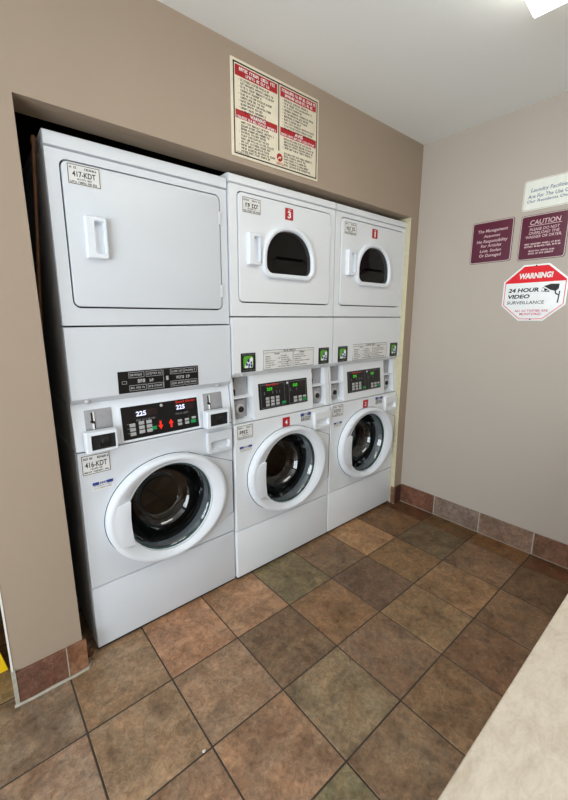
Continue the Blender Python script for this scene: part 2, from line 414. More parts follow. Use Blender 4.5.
# ------------------------------------------------------------------ washers and dryers
DEP = .70
def make_washer(x0, dy, seam, top, label, kind, tagno=None, ident=None, enamel='enamel'):
    root = thing('washer', label, 'washing machine', (x0+W/2, .36+dy, 0), 0, 'front-load washers in the alcove')
    off = (-W/2, -.36, 0)
    P = lambda name, bm, m, parent=None, **k: obj(name, bm, M[m], parent or root, off, **k)
    # shell with an open front
    bm = bmesh.new()
    R = lambda e, y: xz([(e, .02+e), (W-e, .02+e), (W-e, top-e), (e, top-e)], y)
    loft(bm, [R(.003, .034), R(.0, .034), R(.0, DEP), R(.003, DEP)], False, True)
    loft(bm, [R(.004, .034), R(.004, DEP-.004)], False, True)
    P('cabinet', bm, enamel, smooth=0)
    for fx in (.05, W-.05):
        for fy in (.07, DEP-.07): bm = bmesh.new(); tube(bm, [(fx, fy, 0), (fx, fy, .012), (fx, fy, .024)], [.022, .022, .012], 14); P('levelling_foot', bm, 'rubber')
    bm = bmesh.new(); box(bm, .004, W-.004, .010, .030, .003, .022); P('gap_shade_strip', bm, 'black_matte')  # black strip added to keep the gap under the cabinet in shade
    # lower access panel
    bm = bmesh.new(); slab(bm, rrect(.001, W-.001, .016, seam-.0026, .003, 2), -.001, .03, .006); P('access_panel', bm, enamel)
    # front panel with the door hole
    cx, cz = .3525, .548
    poly = [(.001, seam+.0032), (W-.001, seam+.0032), (W-.001, top), (.001, top)]
    th = with_corners(thetas(96), cx, cz, poly)
    o = [ray_poly(cx, cz, a, poly) for a in th]
    oi = [(min(max(p[0], .004), W-.004), min(max(p[1], seam+.0052), top-.003)) for p in o]
    h = ell(cx, cz, .2, .2, th)
    bm = bmesh.new(); loft(bm, [xz(o, .03), xz(o, .002), xz(oi, -.001), xz(h, -.001), xz(h, .06)]); P('front_panel', bm, enamel)
    # drum and gasket
    bm = bmesh.new(); lathe_y(bm, cx, cz, [(.205, .118), (.235, .125), (.235, .50), (.20, .52), (.09, .50), (.0, .49)])
    for k in range(3):
        a = .5+k*2*PI/3; b2 = bmesh.new(); slab(b2, [(cx+.236*math.cos(a+d)*s, cz+.236*math.sin(a+d)*s) for d, s in ((-.22, 1), (.22, 1), (.1, .74), (-.1, .74))], .14, .48)
        me = bpy.data.meshes.new('t'); b2.to_mesh(me); b2.free(); bm.from_mesh(me); bpy.data.meshes.remove(me)
    P('drum', bm, 'drum')
    bm = bmesh.new(); lathe_y(bm, cx, cz, [(.199, .02), (.215, .045), (.215, .06), (.192, .08), (.195, .095), (.21, .11), (.208, .121)], 64, cap=False); P('gasket', bm, 'rubber')
    # door: side plate running to the hinge edge, oval ring, glass bowl, handle flap
    wedge = [(.285, .322), (.3525, .313), (.45, .3255), (.682, .402), (.682, .672), (.44, .7745), (.36, .775), (.25, .765), (.14, .68), (.11, .55), (.14, .42), (.22, .335)]
    th2 = with_corners(thetas(112), cx, cz, wedge[1:6])
    wo = [ray_poly(cx, cz, a, wedge) for a in th2]; wi = ell(cx, cz, .199, .199, th2)
    ws = [(cx+(p[0]-cx)*.988, cz+(p[1]-cz)*.988) for p in wo]
    bm = bmesh.new(); tilt = lambda pts, e: [(p[0], e-.024+.020*max(0., min(1., (p[0]-.46)/.21)), p[1]) for p in pts]
    loft(bm, [xz(wo, -.002), tilt(wo, .004), tilt(ws, 0.), xz(wi, -.022), xz(wi, 0)]); door = P('door', bm, enamel)
    sl = ell(.349, cz, .2795, .2405, th2); sl = [max((p, (cx+(q[0]-cx)*1.007, cz+(q[1]-cz)*1.007)), key=lambda k: math.hypot(k[0]-cx, k[1]-cz)) for p, q in zip(sl, wo)]
    bm = bmesh.new(); loft(bm, [xz(wi, -.0018), xz([(min(p[0], W-.001), p[1]) for p in sl], -.0018)]); P('door_seal', bm, 'seam', door, smooth=0)
    T = thetas(96); ex, ez = .349, .548
    bm = bmesh.new()
    loft(bm, [xz(ell(ex, ez, .277, .238, T), -.003), xz(ell(ex, ez, .277, .238, T), -.026), xz(ell(ex, ez, .274, .2355, T), -.034), xz(ell(ex, ez, .267, .230, T), -.0385),
              xz(ell(ex, ez, .259, .225, T), -.040), xz(ell(ex, ez, .252, .220, T), -.039), xz(ell(cx, cz, .203, .203, T), -.022), xz(ell(cx, cz, .1985, .1985, T), -.017), xz(ell(cx, cz, .197, .197, T), -.010), xz(ell(cx, cz, .197, .197, T), .012)])
    P('door_ring', bm, 'plastic', door, smooth=28)
    bm = bmesh.new()
    fl = []
    z0, z1 = .448, .630
    for i in range(13):
        z = z0+(z1-z0)*i/12; fl.append((ex-.254*math.sqrt(max(0, 1-((z-ez)/.221)**2)), z))
    fl = [(.176, z0-.008), (.170, .475), (.166, .52), (.165, .57), (.169, z1+.004)]+[p for p in reversed(fl)]
    slab(bm, fl, -.0392, -.012, .0015); P('door_handle', bm, 'plastic', door, smooth=30)
    bm = bmesh.new(); lathe_y(bm, cx, cz, [(.1975, -.0125), (.1945, -.0135), (.190, -.011), (.188, -.002)], 80, cap=False); P('glass_rim', bm, 'rim', door)
    bm = bmesh.new(); lathe_y(bm, cx, cz, [(.190, -.010), (.184, -.004), (.174, .02), (.160, .06), (.150, .085), (.132, .102), (.10, .112), (.092, .118), (.05, .122), (0, .123)], 80); P('door_glass', bm, 'glass', door, smooth=25)
    # detergent drawer
    zt = top-.020
    bm = bmesh.new(); a = rrect(.541, .676, zt-.105, zt, .010, 4); b = rrect(.558, .662, zt-.088, zt-.045, .010, 4); c = rrect(.563, .657, zt-.083, zt-.058, .008, 4)
    a2 = rrect(.544, .673, zt-.102, zt-.003, .009, 4)
    loft(bm, [xz(a, .002), xz(a, -.012), xz(a2, -.018), xz(b, -.018), xz(c, -.0015)], False, True); P('detergent_drawer', bm, enamel, smooth=40)
    # stickers
    def sticker(xa, xb, za, zb, idt):
        bm = bmesh.new(); slab(bm, rrect(xa, xb, za, zb, .002, 2), -.0022, -.0008); s = P('sticker', bm, 'sticker')
        bm = bmesh.new(); y = -.0026; t = .0022
        rect(bm, xa+.002, xb-.002, zb-.002-t, zb-.002, y); rect(bm, xa+.002, xb-.002, za+.002, za+.002+t, y); rect(bm, xa+.002, xa+.002+t, za+.002, zb-.002, y); rect(bm, xb-.002-t, xb-.002, za+.002, zb-.002, y)
        h = zb-za; strokes(bm, xa+.008, xa+(xb-xa)*.4, zb-.24*h, .10*h, y); strokes(bm, xa+(xb-xa)*.55, xb-.006, zb-.24*h, .10*h, y)
        if idt: text(bm, idt, xa+.013, xb-.013, za+.36*h, za+.64*h, y, bold=.018)
        else: strokes(bm, xa+.016, xb-.016, za+.38*h, .24*h, y)
        strokes(bm, xa+.03, xb-.03, za+.24*h, .07*h, y); strokes(bm, xa+.008, xb-.008, za+.1*h, .08*h, y)
        P('lettering', bm, 'ink', s, smooth=0)
    zs = top-.006
    if kind == 1: sticker(.010, .115, .776, .856, ident)
    else: sticker(.014, .112, .774, .846, None)
    def blue(xa, xb, za, zb, mode):
        bm = bmesh.new(); slab(bm, rrect(xa, xb, za, zb, .001, 1), -.0020, -.0008); s = P('sticker', bm, 'sticker')
        bm = bmesh.new(); h = zb-za; y = -.0024
        rect(bm, xa, xa+(xb-xa)*.32, zb-.38*h, zb-.04*h, y); rect(bm, xb-(xb-xa)*.3, xb, zb-.38*h, zb-.04*h, y); strokes(bm, xa+(xb-xa)*.36, xb-(xb-xa)*.3, zb-.34*h, .26*h, y)
        P('band', bm, 'blueink', s, smooth=0)
        bm = bmesh.new(); k = 2 if mode == 0 else 4
        for i in range(k): strokes(bm, xa+.004, xb-.004, zb-(.56+.40*i/k*1.3)*h, .13*h, y)
        P('lettering', bm, 'greyink' if mode == 0 else 'ink', s, smooth=0)
    blue(.042, .118, .706, .742, 0) if kind == 1 else blue(.028, .104, .706, .738, 0)
    if kind != 1: blue(.441, .522, .792, .843, 1)
    if tagno:
        bm = bmesh.new(); slab(bm, rrect(.309, .360, top-.063, top-.013, .002, 2), -.0026, -.0006); s = obj('number_tag', bm, M['red'], root, off)
        bm = bmesh.new(); text(bm, tagno, .3255, .3435, top-.053, top-.026, -.0031, bold=.02); obj('lettering', bm, M['white'], s, off, smooth=0)
    return root

def make_dryer(x0, dy, z0, zl, kind, label, tagno=None, ident=None, enamel='enamel'):
    """z0 foot of the control section, zl the lower edge of the drying cabinet"""
    lip0, lip1 = zl, zl+.024
    seam, d0, d1, lid, top = zl+.2875, zl+.357, zl+.826, zl+.855+(.004 if kind == 1 else 0), zl+.895+(.014 if kind == 1 else 0)
    root = thing('dryer', label, 'dryer', (x0+W/2, .36+dy, z0), 0, 'tumble dryers stacked on the washers')
    off = (-W/2, -.36, -z0)
    P = lambda name, bm, m, parent=None, **k: obj(name, bm, M[m], parent or root, off, **k)
    bm = bmesh.new()
    R = lambda e, y, a, b: xz([(e, a+e), (W-e, a+e), (W-e, b-e), (e, b-e)], y)
    loft(bm, [R(.0, .034, lip0+.004, lid-.004), R(.0, DEP, lip0+.004, lid-.004)], False, True)
    loft(bm, [R(.004, .034, lip0+.004, lid-.004), R(.004, DEP-.004, lip0+.004, lid-.004)], False, True)
    P('cabinet', bm, enamel, smooth=0)
    # lid
    bm = bmesh.new(); xprism(bm, [(.0, lid+.0036), (-.003, lid+.006), (-.003, top-.010), (-.001, top-.004), (.004, top-.001), (.012, top), (DEP, top), (DEP, lid+.0036)], .0005, W-.0005); P('top_panel', bm, enamel, smooth=40)
    # drying cabinet front: frame around the door opening
    cxd, czd = W/2, (d0+d1)/2
    dr = rrect(.046, .646, d0, d1, .020, 6); N = len(dr)
    poly = [(.001, seam+.0032), (W-.001, seam+.0032), (W-.001, lid-.0018), (.001, lid-.0018)]
    fo = rrect(.001, W-.001, seam+.0032, lid-.0018, .0015, 6)
    fi = rrect(.0403, .6517, d0-.0057, d1+.0057, .0255, 6)
    bm = bmesh.new(); loft(bm, [xz(fo, .032), xz(fo, .0), xz(fi, .0), xz(fi, .018)]); P('front_frame', bm, enamel, smooth=30)
    bm = bmesh.new(); loft(bm, [xz(rrect(.03, W-.03, d0-.012, d1+.012, .02, 6), .019), xz(rrect(.09, .60, d0+.05, d1-.05, .02, 6), .019)]); P('door_seal', bm, 'seam')
    # door
    bm = bmesh.new()
    wx0, wx1, wz0, wz1 = .184, .508, zl+.492, zl+.715
    if kind == 1:
        slab(bm, dr, -.0045, .017, .003)
    else:
        win = rrect(wx0+.002, wx1-.004, wz0-.006, wz1-.009, (.05, .05, .145, .145), 6)
        ii = rrect(.0475, .6445, d0+.0015, d1-.0015, .019, 6)
        loft(bm, [xz(dr, .017), xz(dr, -.002), xz(ii, -.0045), xz(win, -.0045), xz(win, .017)], wrap=True)
    door = P('door', bm, enamel, smooth=30)
    # handle with its finger slot
    hz0, hz1 = zl+.522, zl+.662
    if kind == 1: ha, hb, hc, hd = .098, .170, .126, .164
    else: ha, hb, hc, hd = .088, .157, .117, .153
    o1 = rrect(ha, hb, hz0, hz1, .004, 3); o2 = rrect(ha+.004, hb-.004, hz0+.004, hz1-.004, .004, 3)
    i1 = rrect(hc, hd-.002, hz0+.016, hz1-.014, .008, 3); i2 = rrect(hc+.008, hd-.004, hz0+.020, hz1-.018, .006, 3)
    bm = bmesh.new(); loft(bm, [xz(o1, -.004), xz(o1, -.020), xz(o2, -.026), xz(i1, -.026), xz(i2, -.005)], False, True); P('door_handle', bm, 'plastic', door, smooth=30)
    if kind != 1:
        rr = (.062, .062, .16, .16)
        A = lambda e, k=0.: rrect(wx0-.013+e, wx1+.011-e, wz0-.022+e, wz1+.006-e, tuple(max(.02, q-e) for q in rr), 8)
        bm = bmesh.new(); loft(bm, [xz(A(0), -.004), xz(A(0), -.016), xz(A(.003), -.021), xz(A(.008), -.023), xz(A(.018), -.023), xz(A(.023), -.019), xz(A(.026), -.006), xz(A(.026), .014)]); P('window_ring', bm, 'plastic', door, smooth=45)
        bm = bmesh.new(); loft(bm, [xz(A(.0245), -.008), xz(A(.06), -.0095), xz(A(.085), -.0105)], False, True); P('door_glass', bm, 'smoke', door, smooth=60)
        bm = bmesh.new(); lathe_y(bm, .355, zl+.60, [(.20, .022), (.205, .05), (.26, .08), (.27, .45), (0, .46)]); P('drum', bm, 'drum_dark')
    # hinges at the right-hand edge of the door
    for hz in (d1-.115, d0+.05):
        bm = bmesh.new(); box(bm, .641, .6535, -.0060, -.002, hz, hz+.055, .0015, 1); P('hinge', bm, enamel, door)
    # lower service panel with its undercut lip
    bm = bmesh.new()
    prof = [(.0, seam-.0032), (-.003, seam-.006), (-.004, seam-.03), (-.004, lip1), (.0, lip1-.004), (.027, lip0), (.034, lip0), (.034, seam-.0032)]
    xprism(bm, prof, .001, W-.001); sp = P('service_panel', bm, enamel, smooth=30)
    for sx in (.057, .618):
        bm = bmesh.new(); lathe_y(bm, sx, lip0+.012, [(.010, .016), (.010, .004), (.006, .001), (0, .0)], 12); P('screw', bm, 'steel', sp)
    # --- control section
    ct = lip0+.001
    slope = lambda z: .003+.022*max(0, min(1, (z-z0)/(ct-z0)))
    F = lambda e, z: (slope(z)+e, z)
    bm = bmesh.new(); zb = z0+.0035
    if kind == 1:
        xprism(bm, [F(0, zb), F(0, ct), (.12, ct), (.12, zb)], .0005, W-.0005)
    else:
        for xa, xb in ((.0005, .012), (.127, .546), (.654, W-.0005)): xprism(bm, [F(0, zb), F(0, ct), (.12, ct), (.12, zb)], xa, xb)
        xprism(bm, [(.055, zb), (.072, ct), (.12, ct), (.12, zb)], .01, W-.01)
        for xa, xb in ((.011, .128), (.545, .655)):
            xprism(bm, [F(.004, zb), F(.004, zb+.003), (.056, zb+.016), (.056, zb)], xa, xb)
            zz = z0+.124; xprism(bm, [F(.004, zz), F(.004, zz+.006), (.068, zz+.010), (.068, zz)], xa, xb)
    # sides and back of the section
    box(bm, .0005, .010, .10, DEP, zb, ct); box(bm, W-.010, W-.0005, .10, DEP, zb, ct); box(bm, .0005, W-.0005, DEP-.01, DEP, zb, ct)
    ch = P('control_housing', bm, 'plastic' if kind == 1 else enamel, smooth=20)
    def put(name, bm, m, parent=None, **k): return P(name, bm, m, parent, slope=slope, **k)
    if kind == 1:
        for xa, xb in ((.042, .140), (.543, .641)):
            bm = bmesh.new(); slab(bm, rrect(xa, xb, z0+.068, z0+.156, .003, 2), -.003, .002, .001); cp = put('coin_plate', bm, 'silver')
            bm = bmesh.new(); box(bm, xa+.022, xa+.027, -.006, -.002, z0+.105, z0+.146); box(bm, xa+.030, xa+.034, -.006, -.002, z0+.085, z0+.115); box(bm, xa+.018, xa+.03, -.008, -.002, z0+.108, z0+.115, .001, 1)
            put('coin_slot', bm, 'black', cp)
            bm = bmesh.new(); box(bm, xa+.029, xa+.033, -.008, -.002, z0+.113, z0+.148); box(bm, xa+.024, xa+.030, -.008, -.002, z0+.082, z0+.103); put('slot_edge', bm, 'white', cp)
        for xa, xb in ((.0275, .1405), (.530, .649)):
            za, zb2 = z0+.001, z0+.081
            o1 = rrect(xa, xb, za, zb2, .004, 3); o2 = rrect(xa+.003, xb-.003, za+.003, zb2-.003, .004, 3); i1 = rrect(xa+.018, xb-.007, za+.010, zb2-.012, .003, 3)
            bm = bmesh.new(); loft(bm, [xz(o1, .0), xz(o1, -.034), xz(o2, -.038), xz(i1, -.038), xz(i1, -.022)]); cb = P('coin_box', bm, 'plastic', smooth=30)
            bm = bmesh.new(); slab(bm, rrect(xa+.008, xb-.004, za+.006, zb2-.006, .003, 2), -.030, -.004); P('coin_face', bm, 'black_matte', cb)
            mx = (xa+xb)/2+.010; mz = (za+zb2)/2-.002
            bm = bmesh.new(); slab(bm, rrect(mx-.021, mx+.021, mz-.021, mz+.021, .008, 3), -.0325, -.029, .002); lathe_y(bm, mx+.002, mz, [(.014, -.031), (.014, -.038), (.011, -.0395), (0, -.0395)], 24); P('lock', bm, 'darksteel', cb)
    else:
        for xa in (.018, .558):
            bm = bmesh.new(); slab(bm, rrect(xa, xa+.094, z0+.131, ct-.004, .002, 2), .052, .058); cp = P('coin_plate', bm, 'silver')
            bm = bmesh.new(); box(bm, xa+.010, xa+.017, .048, .053, z0+.150, ct-.008); box(bm, xa+.018, xa+.024, .048, .053, z0+.135, z0+.165); P('coin_slot', bm, 'black', cp)
            bm = bmesh.new(); box(bm, xa+.014, xa+.019, .046, .052, z0+.168, z0+.205); P('slot_edge', bm, 'steel', cp)
            bm = bmesh.new(); slab(bm, rrect(xa+.006, xa+.076, z0+.022, z0+.114, .008, 3), .034, .056, .005); cl = P('coin_lock', bm, 'silver', smooth=40)
            bm = bmesh.new(); slab(bm, rrect(xa+.004, xa+.096, z0+.018, z0+.122, .002, 2), .0525, .0565); P('lock_backing', bm, 'silver', cl)
            bm = bmesh.new(); lathe_y(bm, xa+.042, z0+.066, [(.026, .035), (.026, .029), (.022, .026), (.016, .026), (.015, .030), (0, .030)], 28); P('lock_ring', bm, 'steel', cl, smooth=40)
            bm = bmesh.new(); lathe_y(bm, xa+.043, z0+.066, [(.0145, .031), (.0145, .022), (.012, .020), (0, .020)], 20); P('lock_cylinder', bm, 'black_matte', cl)
    # console
    c0, c1 = z0+.049-(0 if kind != 1 else .033), ct-.047+(0 if kind != 1 else .016)
    if kind == 1: c0, c1 = z0+.014, z0+.147
    xa, xb = (.174, .511) if kind == 1 else (.162, .502)
    if kind == 1:
        bm = bmesh.new(); ringslab(bm, rrect(xa-.008, xb+.008, c0-.008, c1+.006, .003, 2), rrect(xa, xb, c0, c1, .002, 2), -.004, .002); put('console_frame', bm, 'plastic', ch)
    bm = bmesh.new(); slab(bm, rrect(xa, xb, c0, c1, .002, 2), -.0026, .002); con = put('control_console', bm, 'black', smooth=30)
    y = -.0031
    led = 'led_white' if kind == 1 else 'led_green'
    hgt = c1-c0; zz = lambda f: c0+f*hgt; wdt = xb-xa; xx = lambda f: xa+f*wdt
    if kind == 1: dsp = [(.175, .30, .67, .82), (.695, .815, .68, .83)]
    else: dsp = [(.155, .26, .70, .81), (.685, .785, .72, .83)]
    for (fa, fb, ga, gb) in dsp:
        bm = bmesh.new(); rect(bm, xx(fa-.02), xx(fb+.14), zz(ga-.03), zz(gb+.03), -.0029); d = put('display', bm, 'lcd', con, smooth=0)
        bm = bmesh.new(); text(bm, '225', xx(fa), xx(fb), zz(ga), zz(gb), y-.0002, bold=.03); put('digits', bm, led, con, smooth=0)
    bm = bmesh.new()
    if kind == 1: text(bm, 'Speed Queen', xx(.69), xx(.965), zz(.875), zz(.965), y, bold=.03, shear=.15)
    else: text(bm, 'Speed Queen', xx(.14), xx(.39), zz(.865), zz(.965), y, bold=.03, shear=.15)
    put('maker_name', bm, 'redlogo', con, smooth=0)
    bm = bmesh.new()
    if kind == 1:
        strokes(bm, xx(.17), xx(.40), zz(.52), .007, y); strokes(bm, xx(.68), xx(.86), zz(.52), .007, y)
        for k in range(3): rect(bm, xx(.055), xx(.082), zz(.18+.14*k), zz(.20+.14*k), y)
    else:
        for fx in (.10, .26, .34, .40, .63, .76): rect(bm, xx(fx), xx(fx+.012), zz(.55), zz(.66), y)
        for a_, b_ in ((.035, .51), (.60, .97)):
            for za_, zb_ in ((.045, .06), (.925, .94)): rect(bm, xx(a_), xx(b_), zz(za_), zz(zb_), y)
            rect(bm, xx(a_), xx(a_+.006), zz(.06), zz(.92), y); rect(bm, xx(b_-.006), xx(b_), zz(.06), zz(.92), y)
    put('lettering', bm, 'greyink', con, smooth=0)
    bl = []
    if kind == 1:
        for i, fx in enumerate((.085, .195, .29)):
            for k in range(3): bl.append((fx, fx+.068, .10+.135*k+.03*(i > 0), .205+.135*k+.03*(i > 0)))
        for fx in (.70, .80, .90): bl += [(fx, fx+.058, .16, .24), (fx, fx+.058, .27, .35)]
        gr = [(.355, .415, .17, .28), (.885, .955, .16, .27)]; bl = bl[:-2]+[(.90, .958, .30, .37)]
    else:
        for fx in (.125, .225, .325):
            for k in range(3): bl.append((fx, fx+.068, .10+.125*k, .20+.125*k))
        for fx in (.695, .80): bl += [(fx, fx+.072, .08, .18), (fx, fx+.072, .21, .31)]
        bl.append((.90, .97, .22, .30)); gr = [(.445, .53, .10, .20), (.895, .975, .09, .19)]
    for q in bl:
        bm = bmesh.new(); slab(bm, rrect(xx(q[0]), xx(q[1]), zz(q[2]), zz(q[3]), .001, 1), -.0042, -.002, .0008); put('button', bm, 'button', con)
    for q in gr:
        bm = bmesh.new(); slab(bm, rrect(xx(q[0]), xx(q[1]), zz(q[2]), zz(q[3]), .001, 1), -.0042, -.002, .0008); put('start_button', bm, 'greenbtn', con)
    if kind == 1:
        for fx, up in ((.468, 0), (.608, 1)):
            bm = bmesh.new(); m = zz(.28); s = 1 if up else -1; X = xx(fx)
            pts = [(X-.004, m-s*.018), (X+.004, m-s*.018), (X+.004, m), (X+.011, m), (X, m+s*.018), (X-.011, m), (X-.004, m)]
            bm.faces.new([bm.verts.new((p[0], y, p[1])) for p in pts]); put('arrow', bm, 'led_red', con, smooth=0)
    bm = bmesh.new(); lathe_y(bm, xx(.50 if kind == 1 else .57), zz(.90), [(.0065, -.002), (.0065, -.006), (.004, -.008), (0, -.008)], 16); put('console_screw', bm, 'steel', con)
    # --- labels on the service panel
    f = -.0046
    if kind == 1:
        xa, xb, za, zb3 = .168, .512, zl+.027, zl+.113
        bm = bmesh.new(); slab(bm, rrect(xa, xb, za, zb3, .002, 2), f-.001, f+.002); s = P('instruction_label', bm, 'black')
        bm = bmesh.new(); y = f-.0015
        def frame(a, b, c, d, t=.0016):
            rect(bm, a, b, c, c+t, y); rect(bm, a, b, d-t, d, y); rect(bm, a, a+t, c, d, y); rect(bm, b-t, b, c, d, y)
        fx = lambda v: xa+v*(xb-xa); fz = lambda v: za+v*(zb3-za)
        for a, b, c, d in ((.12, .30, .68, .94), (.32, .52, .68, .94), (.12, .32, .08, .34), (.335, .53, .08, .34), (.62, .80, .68, .94), (.81, .98, .68, .94), (.62, .80, .08, .34), (.81, .98, .08, .34)):
            frame(fx(a), fx(b), fz(c), fz(d)); strokes(bm, fx(a)+.005, fx(b)-.005, fz((c+d)/2)-.004, .008, y)
        frame(fx(.04), fx(.095), fz(.42), fz(.56)); frame(fx(.53), fx(.535), fz(.05), fz(.95), .001)
        strokes(bm, fx(.22), fx(.32), fz(.43), .014, y); strokes(bm, fx(.36), fx(.43), fz(.43), .012, y); strokes(bm, fx(.70), fx(.80), fz(.43), .012, y); strokes(bm, fx(.83), fx(.88), fz(.43), .012, y)
        rect(bm, fx(.565), fx(.595), fz(.42), fz(.62), y)
        P('lettering', bm, 'button', s, smooth=0)
    else:
        xa, xb, za, zb3 = .177, .530, zl+.026, zl+.124
        bm = bmesh.new(); slab(bm, rrect(xa, xb, za, zb3, .002, 2), f-.001, f+.002); s = P('instruction_label', bm, 'sticker')
        bm = bmesh.new(); y = f-.0015
        fx = lambda v: xa+v*(xb-xa); fz = lambda v: za+v*(zb3-za)
        for q in ((0, 1, .0, .02), (0, 1, .98, 1), (0, .005, 0, 1), (.995, 1, 0, 1), (.02, .98, .855, .87), (.565, .572, .05, .85)): rect(bm, fx(q[0]), fx(q[1]), fz(q[2]), fz(q[3]), y)
        strokes(bm, fx(.38), fx(.62), fz(.89), .008, y); strokes(bm, fx(.2), fx(.3), fz(.76), .007, y); strokes(bm, fx(.7), fx(.8), fz(.76), .007, y)
        for k in range(6):
            strokes(bm, fx(.04), fx(RNG.uniform(.12, .22)), fz(.64-.11*k), .005, y); strokes(bm, fx(.28 if k % 2 else .33), fx(RNG.uniform(.44, .53)), fz(.64-.11*k), .005, y); strokes(bm, fx(.60), fx(RNG.uniform(.70, .95)), fz(.64-.11*k), .005, y)
        for q in ((.46, .53, .1, .12), (.46, .53, .36, .38), (.46, .467, .1, .38), (.523, .53, .1, .38)): rect(bm, fx(q[0]), fx(q[1]), fz(q[2]), fz(q[3]), y)
        P('lettering', bm, 'ink', s, smooth=0)
        for ga, gb in ((.044, .130), (.572, .656)):
            za2, zb4 = zl+.026, zl+.117
            bm = bmesh.new(); slab(bm, rrect(ga, gb, za2, zb4, .003, 2), f-.001, f+.002); s = P('emblem_sticker', bm, 'black')
            bm = bmesh.new(); slab(bm, rrect(ga+.014, gb-.014, za2+.018, zb4-.014, .012, 4), f-.0016, f-.0006); P('emblem_field', bm, 'green', s)
            bm = bmesh.new(); y = f-.0021
            sil = [(.22, .22), (.78, .22), (.80, .72), (.68, .78), (.55, .62), (.42, .56), (.30, .40)]
            bm.faces.new([bm.verts.new((ga+u*(gb-ga), y, za2+v*(zb4-za2))) for u, v in sil]); P('emblem_shape', bm, 'white', s, smooth=0)
            bm = bmesh.new(); y = f-.0026
            for cu, cv, rr2 in ((.50, .60, .007), (.38, .40, .006), (.54, .36, .006), (.68, .48, .005), (.70, .32, .006), (.52, .25, .004)):
                bm.faces.new([bm.verts.new((ga+cu*(gb-ga)+rr2*math.cos(t), y, za2+cv*(zb4-za2)+rr2*1.3*math.sin(t))) for t in thetas(12)])
            P('emblem_marks', bm, 'blueink', s, smooth=0)
            bm = bmesh.new(); strokes(bm, ga+.006, gb-.006, zb4-.010, .005, y); strokes(bm, ga+.006, gb-.006, za2+.006, .005, y); P('lettering', bm, 'greyink', s, smooth=0)
    # identification sticker on the door
    if kind == 1: xa, xb, za, zb5 = .061, .166, zl+.757, zl+.822
    else: xa, xb, za, zb5 = .066, .170, zl+.745, zl+.811
    bm = bmesh.new(); slab(bm, rrect(xa, xb, za, zb5, .002, 2), -.0060, -.004); s = P('sticker', bm, 'sticker')
    bm = bmesh.new(); y = -.0064; t = .0020; h = zb5-za
    for q in ((xa+.002, xb-.002, zb5-.002-t, zb5-.002), (xa+.002, xb-.002, za+.002, za+.002+t), (xa+.002, xa+.002+t, za+.002, zb5-.002), (xb-.002-t, xb-.002, za+.002, zb5-.002)): rect(bm, *q, y)
    strokes(bm, xa+.008, xa+(xb-xa)*.34, zb5-.24*h, .10*h, y); strokes(bm, xa+(xb-xa)*.52, xb-.008, zb5-.24*h, .10*h, y)
    if ident: text(bm, ident, xa+.016, xb-.016, za+.38*h, za+.66*h, y, bold=.02)
    else: strokes(bm, xa+.018, xb-.018, za+.36*h, .26*h, y)
    strokes(bm, xa+.03, xb-.03, za+.24*h, .08*h, y); strokes(bm, xa+.008, xb-.008, za+.09*h, .09*h, y)
    P('lettering', bm, 'ink', s, smooth=0)
    if tagno:
        xa, xb, za, zb6 = .320, .371, zl+.752, zl+.805
        bm = bmesh.new(); slab(bm, rrect(xa, xb, za, zb6, .002, 2), -.0062, -.004); s = P('number_tag', bm, 'red')
        bm = bmesh.new(); w = .011 if tagno != '1' else .006
        text(bm, tagno, (xa+xb)/2-w, (xa+xb)/2+w, za+.007, za+.040, -.0067, bold=.035); rect(bm, xa+.018, xb-.014, zb6-.009, zb6-.006, -.0067); P('lettering', bm, 'white', s, smooth=0)
    return root

X1, X2, X3 = 0.0, .6913, 1.3830
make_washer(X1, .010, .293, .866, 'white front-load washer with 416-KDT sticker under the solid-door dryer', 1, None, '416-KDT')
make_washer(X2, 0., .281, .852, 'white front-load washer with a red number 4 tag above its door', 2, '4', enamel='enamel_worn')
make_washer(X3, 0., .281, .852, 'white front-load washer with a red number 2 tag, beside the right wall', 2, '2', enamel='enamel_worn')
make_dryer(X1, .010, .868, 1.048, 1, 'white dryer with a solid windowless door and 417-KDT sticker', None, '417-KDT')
make_dryer(X2, 0., .854, 1.083, 2, 'white dryer with a small window and a red number 3 tag', '3', enamel='enamel_worn')
make_dryer(X3, 0., .854, 1.083, 2, 'white dryer with a small window and a red number 1 tag', '1', enamel='enamel_worn')

# ------------------------------------------------------------------ signs
# laundry rules on the header
root = thing('rules_sign', 'cream two-column laundry rules sign with red bands on the header above the dryers', 'sign', (.946, YW, 2.035))
off = (-.946, 0, -2.035)
bm = bmesh.new(); slab(bm, rrect(.691, 1.198, 2.033, 2.392, .002, 2), -.004, 0, .001); obj('panel', bm, M['cream'], root, off)
y = -.0044; bm = bmesh.new(); t = .0042
for q in ((.702, 1.188, 2.3755, 2.3812), (.702, 1.188, 2.0420, 2.0475), (.702, .7078, 2.0425, 2.380), (1.1822, 1.188, 2.0425, 2.380), (.9410, .9470, 2.11, 2.378)): rect(bm, *q, y)
obj('border', bm, M['ink'], root, off, smooth=0)
for q in ((.711, .935, 2.332, 2.371), (.953, 1.177, 2.332, 2.371), (.711, .935, 2.178, 2.210), (.953, 1.180, 2.177, 2.211)):
    bm = bmesh.new(); rect(bm, *q, y); obj('red_band', bm, M['red'], root, off, smooth=0)
y2 = y-.0004
bm = bmesh.new(); strokes(bm, .732, .922, 2.353, .012, y2); strokes(bm, .765, .890, 2.337, .011, y2)
obj('band_lettering', bm, M['white'], root, off, smooth=0); bm = bmesh.new(); strokes(bm, .962, 1.170, 2.353, .012, y2); strokes(bm, .980, 1.155, 2.337, .011, y2)
obj('band_lettering', bm, M['white'], root, off, smooth=0); bm = bmesh.new(); text(bm, 'WARNING', .785, .868, 2.193, 2.207, y2, bold=.03); strokes(bm, .716, .930, 2.180, .009, y2)
